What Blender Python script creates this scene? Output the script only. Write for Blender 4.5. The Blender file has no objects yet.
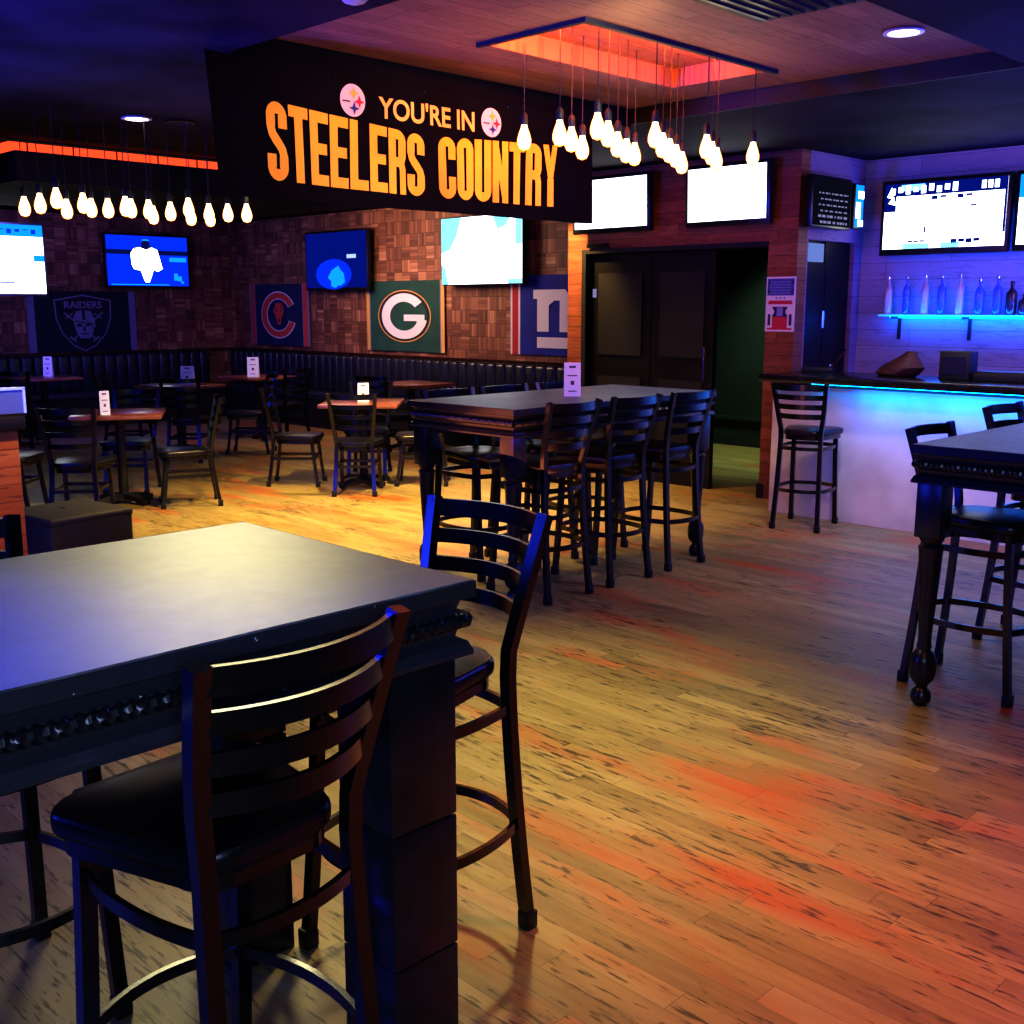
import bpy, bmesh, math, random
from mathutils import Vector, Matrix
random.seed(7)
C = bpy.context.scene.collection
PI = math.pi
rad = math.radians

# ------------------------------------------------------------------ materials
def new_mat(name):
    m = bpy.data.materials.new(name); m.use_nodes = True
    nt = m.node_tree; nt.nodes.clear()
    out = nt.nodes.new('ShaderNodeOutputMaterial')
    return m, nt, out

def pbr(name, col, rough=.5, metal=0, noise=0, nscale=8, spec=.5, coat=0, emis=None, estr=0, trans=0, bump=0, alpha=1):
    m, nt, out = new_mat(name)
    b = nt.nodes.new('ShaderNodeBsdfPrincipled')
    nt.links.new(b.outputs[0], out.inputs[0])
    b.inputs['Base Color'].default_value = (*col, 1)
    b.inputs['Roughness'].default_value = rough
    b.inputs['Metallic'].default_value = metal
    b.inputs['Specular IOR Level'].default_value = spec
    b.inputs['Coat Weight'].default_value = coat
    b.inputs['Coat Roughness'].default_value = .15
    b.inputs['Transmission Weight'].default_value = trans
    if emis:
        b.inputs['Emission Color'].default_value = (*emis, 1)
        b.inputs['Emission Strength'].default_value = estr
    if noise or bump:
        tc = nt.nodes.new('ShaderNodeTexCoord')
        n = nt.nodes.new('ShaderNodeTexNoise'); n.inputs['Scale'].default_value = nscale; n.inputs['Detail'].default_value = 6
        nt.links.new(tc.outputs['Object'], n.inputs['Vector'])
        if noise:
            r = nt.nodes.new('ShaderNodeValToRGB')
            r.color_ramp.elements[0].position = .3; r.color_ramp.elements[1].position = .7
            r.color_ramp.elements[0].color = (*[c*(1-noise) for c in col], 1)
            r.color_ramp.elements[1].color = (*[min(1, c*(1+noise)) for c in col], 1)
            nt.links.new(n.outputs['Fac'], r.inputs[0]); nt.links.new(r.outputs[0], b.inputs['Base Color'])
        if bump:
            bp = nt.nodes.new('ShaderNodeBump'); bp.inputs['Strength'].default_value = bump; bp.inputs['Distance'].default_value = .01
            nt.links.new(n.outputs['Fac'], bp.inputs['Height']); nt.links.new(bp.outputs[0], b.inputs['Normal'])
    return m

def emit(name, col, s):
    m, nt, out = new_mat(name)
    e = nt.nodes.new('ShaderNodeEmission'); e.inputs[0].default_value = (*col, 1); e.inputs[1].default_value = s
    nt.links.new(e.outputs[0], out.inputs[0])
    return m

class NT:
    """tiny helper for wiring node maths"""
    def __init__(s, nt): s.nt = nt
    def n(s, t, **k):
        o = s.nt.nodes.new(t)
        for a, v in k.items(): setattr(o, a, v)
        return o
    def put(s, sock, v):
        if hasattr(v, 'links') or hasattr(v, 'is_linked'): s.nt.links.new(v, sock)
        else: sock.default_value = v
    def math(s, op, a, b=0., c=0.):
        o = s.n('ShaderNodeMath', operation=op)
        for i, v in enumerate((a, b, c)): s.put(o.inputs[i], v)
        return o.outputs[0]
    def comb(s, x=0., y=0., z=0.):
        o = s.n('ShaderNodeCombineXYZ')
        for i, v in enumerate((x, y, z)): s.put(o.inputs[i], v)
        return o.outputs[0]
    def mix(s, f, a, b, mode='MIX'):
        o = s.n('ShaderNodeMix', data_type='RGBA', blend_type=mode)
        s.put(o.inputs[0], f); s.put(o.inputs[6], a); s.put(o.inputs[7], b)
        return o.outputs[2]
    def ramp(s, f, pts):
        o = s.n('ShaderNodeValToRGB'); e = o.color_ramp.elements
        while len(e) < len(pts): e.new(.5)
        for el, (p, c) in zip(e, pts): el.position = p; el.color = (*c, 1)
        s.nt.links.new(f, o.inputs[0]); return o.outputs[0]
    def noise(s, v, scale, detail=4, rough=.5):
        o = s.n('ShaderNodeTexNoise'); s.nt.links.new(v, o.inputs['Vector'])
        o.inputs['Scale'].default_value = scale; o.inputs['Detail'].default_value = detail; o.inputs['Roughness'].default_value = rough
        return o.outputs['Fac']
    def white(s, v):
        o = s.n('ShaderNodeTexWhiteNoise', noise_dimensions='3D'); s.nt.links.new(v, o.inputs['Vector']); return o.outputs['Value']
    def xyz(s):
        tc = s.n('ShaderNodeTexCoord'); sp = s.n('ShaderNodeSeparateXYZ')
        s.nt.links.new(tc.outputs['Object'], sp.inputs[0]); return tc.outputs['Object'], sp.outputs
    def bsdf(s, out, col, rough, spec=.5, bump=None, bstr=.3):
        b = s.n('ShaderNodeBsdfPrincipled'); s.put(b.inputs['Base Color'], col); s.put(b.inputs['Roughness'], rough)
        b.inputs['Specular IOR Level'].default_value = spec
        if bump is not None:
            bp = s.n('ShaderNodeBump'); bp.inputs['Strength'].default_value = bstr; bp.inputs['Distance'].default_value = .004
            s.nt.links.new(bump, bp.inputs['Height']); s.nt.links.new(bp.outputs[0], b.inputs['Normal'])
        s.nt.links.new(b.outputs[0], out.inputs[0]); return b

def plank_mat(name, across, along, width, length, ramp_cols, fleck=(.03, .02, .012), fleck_amt=1, rough=.45, gap=.02, spec=.4, patch=None):
    """boards: `across`/`along` are axis indices (0,1,2)"""
    m, nt, out = new_mat(name); g = NT(nt); v, s = g.xyz()
    a, l = s[across], s[along]
    row = g.math('FLOOR', g.math('DIVIDE', a, width))
    off = g.math('MULTIPLY', g.white(g.comb(row, 3.1, 0.)), length)
    lo = g.math('DIVIDE', g.math('ADD', l, off), length)
    seg = g.math('FLOOR', lo)
    rnd = g.white(g.comb(row, seg, 1.7))
    shift = g.math('MULTIPLY', rnd, 31.)
    st = g.comb(g.math('ADD', g.math('MULTIPLY', a, 16.), shift), g.math('MULTIPLY', l, 1.6), shift)
    grain = g.noise(st, 1.6, 8, .62)
    base = g.ramp(g.math('ADD', g.math('MULTIPLY', rnd, .30), g.math('MULTIPLY', grain, .70)), ramp_cols)
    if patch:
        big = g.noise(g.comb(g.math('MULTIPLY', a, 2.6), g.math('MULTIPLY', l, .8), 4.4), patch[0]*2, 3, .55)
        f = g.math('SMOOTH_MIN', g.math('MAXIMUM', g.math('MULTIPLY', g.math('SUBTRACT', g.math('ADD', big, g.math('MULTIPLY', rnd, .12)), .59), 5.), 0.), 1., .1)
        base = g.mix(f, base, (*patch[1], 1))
    if fleck_amt:
        fl = g.noise(g.comb(g.math('ADD', g.math('MULTIPLY', a, 60.), shift), g.math('MULTIPLY', l, 8.), shift), 1.0, 4, .6)
        big2 = g.noise(v, 1.3, 3)
        ff = g.math('MINIMUM', g.math('MAXIMUM', g.math('MULTIPLY', g.math('SUBTRACT', g.math('ADD', fl, g.math('MULTIPLY', big2, .36)), .75), 10.), 0.), .85*fleck_amt)
        base = g.mix(ff, base, (*fleck, 1))
    fa = g.math('FRACT', g.math('DIVIDE', a, width)); fl_ = g.math('FRACT', lo)
    e1 = g.math('LESS_THAN', fa, gap); e2 = g.math('LESS_THAN', fl_, gap*width/length*1.2)
    e = g.math('MULTIPLY', g.math('MAXIMUM', e1, e2), .55)
    base = g.mix(e, base, (.012, .008, .006, 1))
    r = g.math('ADD', rough, g.math('MULTIPLY', grain, .2))
    g.bsdf(out, base, r, spec, g.math('SUBTRACT', grain, e), .25)
    return m

def basket_mat(name, ax):
    """wall clad in small wood blocks laid in alternating directions"""
    m, nt, out = new_mat(name); g = NT(nt); v, s = g.xyz()
    S = .155
    u = g.math('DIVIDE', s[ax], S); w = g.math('DIVIDE', s[2], S)
    cu, cw = g.math('FLOOR', u), g.math('FLOOR', w)
    par = g.math('GREATER_THAN', g.white(g.comb(cu, cw, 9.3)), .5)
    fu, fw = g.math('FRACT', u), g.math('FRACT', w)
    t = g.math('ADD', g.math('MULTIPLY', fu, par), g.math('MULTIPLY', fw, g.math('SUBTRACT', 1., par)))
    strip = g.math('FLOOR', g.math('MULTIPLY', t, 4.))
    rnd = g.white(g.comb(g.math('ADD', cu, g.math('MULTIPLY', strip, .13)), cw, 2.2))
    blk = g.white(g.comb(cu, cw, 5.5))
    fac = g.math('ADD', g.math('MULTIPLY', rnd, .5), g.math('MULTIPLY', blk, .5))
    col = g.ramp(fac, [(.1, (.10, .045, .03)), (.45, (.19, .085, .05)), (.75, (.29, .135, .075)), (.95, (.42, .22, .125))])
    edge = g.math('MAXIMUM', g.math('LESS_THAN', fu, .05), g.math('LESS_THAN', fw, .05))
    e2 = g.math('LESS_THAN', g.math('FRACT', g.math('MULTIPLY', t, 4.)), .08)
    col = g.mix(g.math('MULTIPLY', g.math('MAXIMUM', edge, e2), .6), col, (.02, .01, .008, 1))
    g.bsdf(out, col, .55, .3, fac, .5)
    return m

M = {}
M['metal'] = pbr('black_painted_metal', (.006, .006, .008), .26, noise=.4, nscale=30, coat=.4)
M['vinyl'] = pbr('black_vinyl', (.008, .008, .012), .33, noise=.2, nscale=20, bump=.05)
M['cap'] = pbr('black_plastic_cap', (.01, .01, .011), .45)
M['blackwood'] = pbr('black_painted_wood', (.016, .017, .021), .3, noise=.35, nscale=14)
M['bluewood'] = pbr('navy_black_painted_wood', (.012, .014, .022), .3, noise=.35, nscale=14)
M['darkwood'] = pbr('dark_stained_wood', (.035, .012, .008), .25, noise=.4, nscale=12, coat=.3)
M['redwood'] = pbr('reddish_wood_top', (.20, .065, .04), .28, noise=.35, nscale=6, coat=.3)
M['dark_ceil'] = pbr('dark_ceiling_paint', (.020, .016, .024), .8, noise=.7, nscale=1.6, spec=.1)
M['black'] = pbr('matte_black', (.008, .008, .009), .6)
M['bezel'] = pbr('tv_bezel', (.01, .01, .012), .3)
M['tuft'] = pbr('navy_black_leather', (.018, .019, .034), .32, noise=.3, nscale=5)
M['white'] = pbr('white_card', (.8, .78, .8), .5)
M['print'] = pbr('card_print', (.08, .07, .08), .6)
M['flag_black'] = pbr('flag_black_cloth', (.012, .012, .022), .8, noise=.3, nscale=4)
M['flag_navy'] = pbr('flag_navy_cloth', (.012, .018, .075), .8, noise=.2, nscale=4)
M['flag_green'] = pbr('flag_green_cloth', (.012, .060, .048), .8, noise=.2, nscale=4)
M['flag_blue'] = pbr('flag_blue_cloth', (.012, .022, .24), .8, noise=.2, nscale=4)
M['cloth_white'] = pbr('flag_white_cloth', (.62, .6, .62), .8)
M['cloth_grey'] = pbr('flag_grey_cloth', (.19, .17, .24), .8)
M['cloth_gold'] = pbr('flag_gold_cloth', (.55, .31, .09), .8)
M['cloth_red'] = pbr('flag_red_cloth', (.42, .03, .045), .8)
M['cloth_orange'] = pbr('flag_orange_cloth', (.50, .07, .05), .8)
M['banner'] = pbr('banner_black_cloth', (.0022, .0024, .0055), .8, noise=.3, nscale=3, bump=.15, spec=.12)
M['gold'] = pbr('banner_gold_print', (1.0, .50, .02), .7, noise=.12, nscale=3)
M['gold_pale'] = pbr('banner_pale_gold_print', (.95, .55, .12), .7, noise=.12, nscale=3)
M['disc'] = pbr('emblem_white', (.72, .58, .62), .7)
M['ered'] = pbr('emblem_red', (.6, .02, .05), .7); M['eblue'] = pbr('emblem_blue', (.02, .03, .25), .7); M['eyel'] = pbr('emblem_yellow', (.85, .5, .05), .7)
M['plaster'] = None
M['barfront'] = pbr('pale_plaster_bar_front', (.62, .56, .60), .65, noise=.22, nscale=2.2, bump=.1)
M['bartop'] = pbr('black_bar_top', (.012, .012, .018), .22, noise=.3, nscale=10)
M['green'] = pbr('dark_green_paint', (.02, .032, .034), .5, noise=.15, nscale=2)
M['door'] = pbr('dark_door', (.005, .005, .007), .4, noise=.3, nscale=4)
M['poster_blue'] = pbr('poster_blue', (.07, .08, .30), .5); M['poster_red'] = pbr('poster_red', (.55, .03, .06), .5)
M['poster_white'] = pbr('poster_white', (.7, .62, .68), .5); M['poster_dark'] = pbr('poster_dark', (.025, .022, .08), .5); M['poster_pale'] = pbr('poster_pale_print', (.22, .23, .50), .5)
M['bag'] = pbr('maroon_bag', (.05, .008, .012), .6, noise=.3, nscale=6)
M['chrome'] = pbr('chrome', (.6, .6, .62), .15, metal=1)
M['glass'] = pbr('clear_bottle_glass', (.30, .42, 1), .06, trans=.9, spec=.6)
M['amber'] = pbr('pink_amber_bottle', (.75, .38, .30), .15, trans=.35)
M['darkglass'] = pbr('dark_bottle_glass', (.05, .02, .02), .1)
M['shelf'] = pbr('glass_shelf', (.2, .4, .9), .2, trans=.4, emis=(.02, .25, 1), estr=.8)
M['grille'] = pbr('black_grille_cloth', (.02, .021, .024), .7, noise=.3, nscale=60)
M['led_blue'] = emit('blue_led', (.0, .22, 1), 14)
M['led_cyan'] = emit('cyan_led', (.0, .35, 1), 16)
M['led_orange'] = emit('orange_led', (1, .13, .03), 2.2)
M['led_red'] = emit('orange_red_led', (1, .10, .035), .95)
M['downlight'] = emit('downlight_lamp', (1, .88, .74), 9)
M['scr_white'] = emit('screen_white', (.93, .97, 1), 2.6)
M['scr_cyan'] = emit('screen_cyan', (.25, .75, 1), 1.1)
M['scr_blue'] = emit('screen_blue', (.003, .045, .75), .8)
M['scr_deep'] = emit('screen_deep_blue', (.004, .02, .32), .5)
M['scr_navy'] = emit('screen_navy', (.004, .012, .12), .6)
M['scr_sky'] = emit('screen_sky_blue', (.01, .28, 1), 1.0)
M['scr_black'] = emit('screen_black', (.006, .006, .015), 1)
M['scr_grey'] = emit('screen_grey_print', (.45, .6, .75), .8)
M['scr_dim'] = emit('screen_dim_print', (.30, .28, .50), .6)
M['transom'] = emit('transom_glow', (.22, .32, .75), .55)
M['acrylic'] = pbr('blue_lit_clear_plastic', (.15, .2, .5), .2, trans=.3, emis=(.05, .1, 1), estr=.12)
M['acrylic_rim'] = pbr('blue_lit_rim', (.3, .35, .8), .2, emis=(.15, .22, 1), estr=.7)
M['dome'] = pbr('white_dome_housing', (.5, .5, .55), .35)

def bulb_mat():
    m, nt, out = new_mat('glowing_filament_bulb'); g = NT(nt)
    lw = g.n('ShaderNodeLayerWeight'); lw.inputs[0].default_value = .5
    col = g.ramp(lw.outputs['Facing'], [(.3, (1, .84, .5)), (.55, (1, .5, .12)), (.85, (1, .22, .02))])
    st = g.math('SUBTRACT', 6., g.math('MULTIPLY', lw.outputs['Facing'], 5.2))
    e = g.n('ShaderNodeEmission'); nt.links.new(col, e.inputs[0]); nt.links.new(st, e.inputs[1])
    nt.links.new(e.outputs[0], out.inputs[0]); return m
M['bulb'] = bulb_mat()

def tabletop_mat(name, col, edge):
    m, nt, out = new_mat(name); g = NT(nt); v, s = g.xyz()
    n = g.noise(v, 3, 5)
    base = g.ramp(n, [(.3, tuple(c*.8 for c in col)), (.7, tuple(c*1.2 for c in col))])
    b = g.bsdf(out, base, g.math('ADD', .36, g.math('MULTIPLY', g.noise(v, 25, 3), .12)), .55)
    return m
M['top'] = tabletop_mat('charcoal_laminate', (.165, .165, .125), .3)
M['top_far'] = tabletop_mat('blue_sheen_laminate', (.09, .15, .20), .3)  # base colour blued to stand in for the sheen on these tops

def chipped_mat(name, col, rough, amt):
    """painted edge with small bare chips"""
    m, nt, out = new_mat(name); g = NT(nt); v, s = g.xyz()
    n = g.noise(v, 60, 2, .4); n2 = g.noise(v, 2.2, 2)
    f = g.math('GREATER_THAN', g.math('ADD', n, g.math('MULTIPLY', n2, .2)), amt)
    base = g.mix(f, (*col, 1), (.55, .55, .6, 1))
    g.bsdf(out, base, rough, .5, g.noise(v, 40, 3), .15); return m
M['edge'] = chipped_mat('worn_black_edge', (.035, .038, .048), .3, .875)
M['worn_highlight'] = pbr('worn_highlight_edge', (.13, .13, .14), .4, noise=.8, nscale=9)

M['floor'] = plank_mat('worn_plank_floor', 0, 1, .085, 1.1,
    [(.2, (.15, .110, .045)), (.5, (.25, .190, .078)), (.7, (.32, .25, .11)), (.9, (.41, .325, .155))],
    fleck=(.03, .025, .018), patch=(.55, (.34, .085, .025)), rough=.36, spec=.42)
M['wood_ceil'] = plank_mat('ceiling_boards', 1, 0, .11, 1.6,
    [(.15, (.16, .075, .035)), (.5, (.25, .125, .06)), (.9, (.34, .18, .09))], fleck_amt=.4, rough=.5, gap=.05)
M['wood_wall'] = plank_mat('vestibule_boards', 2, 1, .10, 1.4,
    [(.15, (.13, .036, .018)), (.5, (.24, .075, .035)), (.9, (.36, .14, .07))], fleck_amt=.4, rough=.5, gap=.06)
M['wood_part'] = plank_mat('partition_boards', 2, 0, .08, 1.0,
    [(.15, (.20, .05, .02)), (.5, (.36, .11, .04)), (.9, (.5, .2, .08))], fleck_amt=.6, rough=.4, gap=.06)
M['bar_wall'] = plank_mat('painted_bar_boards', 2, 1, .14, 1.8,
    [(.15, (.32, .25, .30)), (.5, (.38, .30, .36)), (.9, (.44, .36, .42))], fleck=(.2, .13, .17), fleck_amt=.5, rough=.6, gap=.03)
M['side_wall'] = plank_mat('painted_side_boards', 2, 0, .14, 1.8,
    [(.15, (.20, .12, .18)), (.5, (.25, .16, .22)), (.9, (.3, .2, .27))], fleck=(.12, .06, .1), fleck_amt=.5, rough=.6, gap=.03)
M['basket_y'] = basket_mat('basket_weave_blocks', 1)
M['basket_x'] = basket_mat('basket_weave_blocks_end', 0)

# ------------------------------------------------------------------ mesh builder
class MB:
    def __init__(s): s.bm = bmesh.new()
    def poly(s, pts):
        return s.bm.faces.new([s.bm.verts.new(p) for p in pts])
    def box(s, x0, x1, y0, y1, z0, z1, bev=0, seg=2):
        r = bmesh.ops.create_cube(s.bm, size=1)
        for v in r['verts']:
            v.co = Vector(((x0+x1)/2+v.co.x*(x1-x0), (y0+y1)/2+v.co.y*(y1-y0), (z0+z1)/2+v.co.z*(z1-z0)))
        if bev:
            es = {e for v in r['verts'] for e in v.link_edges}
            bmesh.ops.bevel(s.bm, geom=list(es), offset=bev, segments=seg, affect='EDGES', profile=.5)
        return s
    def sweep(s, path, prof, up=Vector((0, 0, 1)), closed=False, cap=True):
        """prof: list of (a,b) in the frame (side, up-ish)"""
        P = [Vector(p) for p in path]; n = len(P); rings = []
        for i in range(n):
            if closed: t = P[(i+1) % n]-P[i-1]
            else: t = P[min(i+1, n-1)]-P[max(i-1, 0)]
            t.normalize()
            u = up if abs(t.dot(up)) < .98 else Vector((0, 1, 0))
            a = t.cross(u).normalized(); b = a.cross(t).normalized()
            rings.append([s.bm.verts.new(P[i]+a*q[0]+b*q[1]) for q in prof])
        m = len(prof)
        for i in range(n if closed else n-1):
            r0, r1 = rings[i], rings[(i+1) % n]
            for j in range(m): s.bm.faces.new((r0[j], r0[(j+1) % m], r1[(j+1) % m], r1[j]))
        if cap and not closed:
            s.bm.faces.new(rings[0][::-1]); s.bm.faces.new(rings[-1])
        return s
    def tube(s, path, r, n=8, closed=False, up=Vector((0, 0, 1))):
        return s.sweep(path, [(r*math.cos(2*PI*k/n), r*math.sin(2*PI*k/n)) for k in range(n)], up, closed)
    def lathe(s, prof, c=(0, 0, 0), n=20, cap=True):
        rings = []
        for r, z in prof:
            rings.append([s.bm.verts.new((c[0]+r*math.cos(2*PI*k/n), c[1]+r*math.sin(2*PI*k/n), c[2]+z)) for k in range(n)])
        for a, b in zip(rings, rings[1:]):
            for k in range(n): s.bm.faces.new((a[k], a[(k+1) % n], b[(k+1) % n], b[k]))
        if cap: s.bm.faces.new(rings[0][::-1]); s.bm.faces.new(rings[-1])
        return s
    def slab(s, outline, z0, z1, bev=0):
        a = [s.bm.verts.new((x, y, z0)) for x, y in outline]; b = [s.bm.verts.new((x, y, z1)) for x, y in outline]
        n = len(a); f = [s.bm.faces.new(a[::-1]), s.bm.faces.new(b)]
        for i in range(n): s.bm.faces.new((a[i], a[(i+1) % n], b[(i+1) % n], b[i]))
        if bev:
            es = list({e for q in f for e in q.edges})
            bmesh.ops.bevel(s.bm, geom=es, offset=bev, segments=3, affect='EDGES', profile=.5)
        return s
    def build(s, name, mat, parent=None, smooth=True, kind=None, ang=40):
        bmesh.ops.recalc_face_normals(s.bm, faces=s.bm.faces)
        me = bpy.data.meshes.new(name); s.bm.to_mesh(me); s.bm.free()
        if smooth:
            me.polygons.foreach_set('use_smooth', [True]*len(me.polygons)); me.set_sharp_from_angle(angle=rad(ang))
        me.materials.append(M[mat] if isinstance(mat, str) else mat)
        o = bpy.data.objects.new(name, me); C.objects.link(o)
        if parent: o.parent = parent
        if kind: o['kind'] = kind
        return o

def tag(o, label, cat, group=None):
    o['label'] = label; o['category'] = cat
    if group: o['group'] = group
    return o
def thing(name, label, cat, loc=(0, 0, 0), rz=0, group=None, sc=1):
    o = bpy.data.objects.new(name, None); C.objects.link(o); o.empty_display_size = .1
    o.location = loc; o.rotation_euler = (0, 0, rz); o.scale = (sc, sc, sc)
    return tag(o, label, cat, group)
def dup(root, label, loc=None, rz=None, group=None, sc=None):
    def cp(o, par):
        c = o.copy(); C.objects.link(c)
        if par: c.parent = par
        for ch in o.children: cp(ch, c)
        return c
    r = cp(root, None); r['label'] = label
    if loc: r.location = loc
    if rz is not None: r.rotation_euler = (0, 0, rz)
    if sc: r.scale = (sc, sc, sc)
    if group: r['group'] = group
    return r
def struct(name, mb, mat, **k): return mb.build(name, mat, None, kind='structure', smooth=False, **k)
def arc(cx, cy, rx, ry, a0, a1, n): return [(cx+rx*math.cos(rad(a0+(a1-a0)*i/n)), cy+ry*math.sin(rad(a0+(a1-a0)*i/n))) for i in range(n+1)]

# ------------------------------------------------------------------ room shell
CZ = 2.82; XW = 9.05; YW = 15.0; XD = 8.0
struct('floor', MB().box(-5, 14, -4, 15.2, -.1, 0), 'floor')
struct('wall_right', MB().box(XW, XW+.15, 7.24, YW+.15, 0, 3.0), 'basket_y')
struct('wall_back', MB().box(-5, XW, YW, YW+.15, 0, 3.0), 'basket_x')
struct('wall_bar', MB().box(XW, XW+.15, -4, 4.92, 0, 3.0), 'bar_wall')
struct('wall_left', MB().box(-5.15, -5, -4, YW, 0, 3.0), 'dark_ceil')
struct('wall_front', MB().box(-5, XW, -4.15, -4, 0, 3.0), 'dark_ceil')
# vestibule: boarded front with its opening, return walls
w = MB().box(XD, XD+.14, 7.0, 7.24, 0, CZ).box(XD, XD+.14, 4.77, 5.04, 0, CZ).box(XD, XD+.14, 5.04, 7.0, 2.08, CZ)
struct('wall_vestibule', w, 'wood_wall')
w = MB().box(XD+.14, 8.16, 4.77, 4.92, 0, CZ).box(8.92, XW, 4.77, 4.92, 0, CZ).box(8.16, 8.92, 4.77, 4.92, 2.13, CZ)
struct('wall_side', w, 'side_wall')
struct('wall_return', MB().box(XD+.14, XW+.15, 7.12, 7.24, 0, CZ), 'wood_wall')
struct('wall_hall', MB().box(10.9, 11.05, 4, 9.5, 0, CZ), 'green')
struct('wall_hall_side', MB().box(XW+.15, 10.9, 9.0, 9.15, 0, CZ).box(XW+.15, 10.9, 4.3, 4.45, 0, CZ), 'door')
struct('trim_hall', MB().box(10.87, 10.9, 4.45, 9, .0, .14).box(10.86, 10.9, 4.45, 9, .3, .34), 'green')
struct('baseboard_pillar', MB().box(XD-.015, XD, 5.0, 5.04, 0, .12).box(XD-.015, XD+.1, 5.04, 5.055, 0, .12), 'black')
struct('trim_rail_right', MB().box(XW-.05, XW, 7.24, YW, .955, .985), 'darkwood')
struct('trim_rail_back', MB().box(2, XW-.05, YW-.05, YW, .955, .985), 'darkwood')
# ceiling: dark field with one raised boarded tray
T0, T1, U0, U1 = 3.05, 6.15, 2.36, 5.0
c = MB().box(-5, T0, -4, YW, CZ, 3.1).box(T1, 14, -4, YW, CZ, 3.1).box(T0, T1, -4, U0, CZ, 3.1).box(T0, T1, U1, YW, CZ, 3.1)
struct('ceiling', c, 'dark_ceil')
R0, R1, S0, S1 = 4.11, 5.74, 3.63, 4.34
TZ = 2.92; RZ = 3.03
c = MB().box(T0, R0, U0, U1, TZ, 3.1).box(R1, T1, U0, U1, TZ, 3.1).box(R0, R1, U0, S0, TZ, 3.1).box(R0, R1, S1, U1, TZ, 3.1)
c.box(R0, R1, S0, S1, RZ, 3.1)
struct('ceiling_tray', c, 'wood_ceil')
# dark lip round the recess
c = MB().box(R0-.03, R0, S0-.03, S1+.0, TZ-.022, TZ).box(R0, R1, S0-.03, S0, TZ-.022, TZ)
struct('trim_recess', c, 'black')
# beam the banner hangs on
struct('trim_beam_shade', MB().box(3.05, 5.60, 4.985, 5.12, 2.42, 2.919).box(5.60, 6.13, 4.985, 5.0, 2.80, 2.919), 'banner')  # darkened with the cloth colour; strip past its end stands in for shade
struct('tray_shade', MB().box(6.132, 6.15, 2.36, 4.985, CZ-.002, 2.919), 'black')  # added black strip standing in for shade on the tray's end face
# led strip inside the recess
o = MB().box(R0+.005, R0+.02, S0+.05, S1-.05, 2.955, 2.985).box(R0+.05, R1-.05, S0+.005, S0+.02, 2.955, 2.985)
tag(o.build('led_strip', 'led_orange', smooth=False), 'orange light strip round the ceiling recess above the middle bar table', 'light strip')

# dropped dark soffit with glowing band, far left
sf = thing('ceiling_soffit', 'dark dropped soffit with glowing orange band at far left', 'soffit', (3.40, 8.60, CZ))
MB().box(0.03, 3.2, 0.03, 2.2, -.085, 0).build('glow_band', 'led_red', sf, smooth=False)
for k in range(9): MB().box(.1+k*.35, .108+k*.35, .02, .03, -.085, 0).build('band_joint', 'darkwood', sf, smooth=False)
MB().box(0, 3.2, 0, 2.2, -.30, -.085).build('fascia', 'dark_ceil', sf, smooth=False)
b = MB().tube([(-.5, -.12, -.03), (3.2, -.12, -.03)], .012)
for k in range(6): b.tube([(-.3+k*.65, -.12, -.03), (-.3+k*.65, -.12, 0)], .01)
b.build('conduit', 'black', sf)

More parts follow.
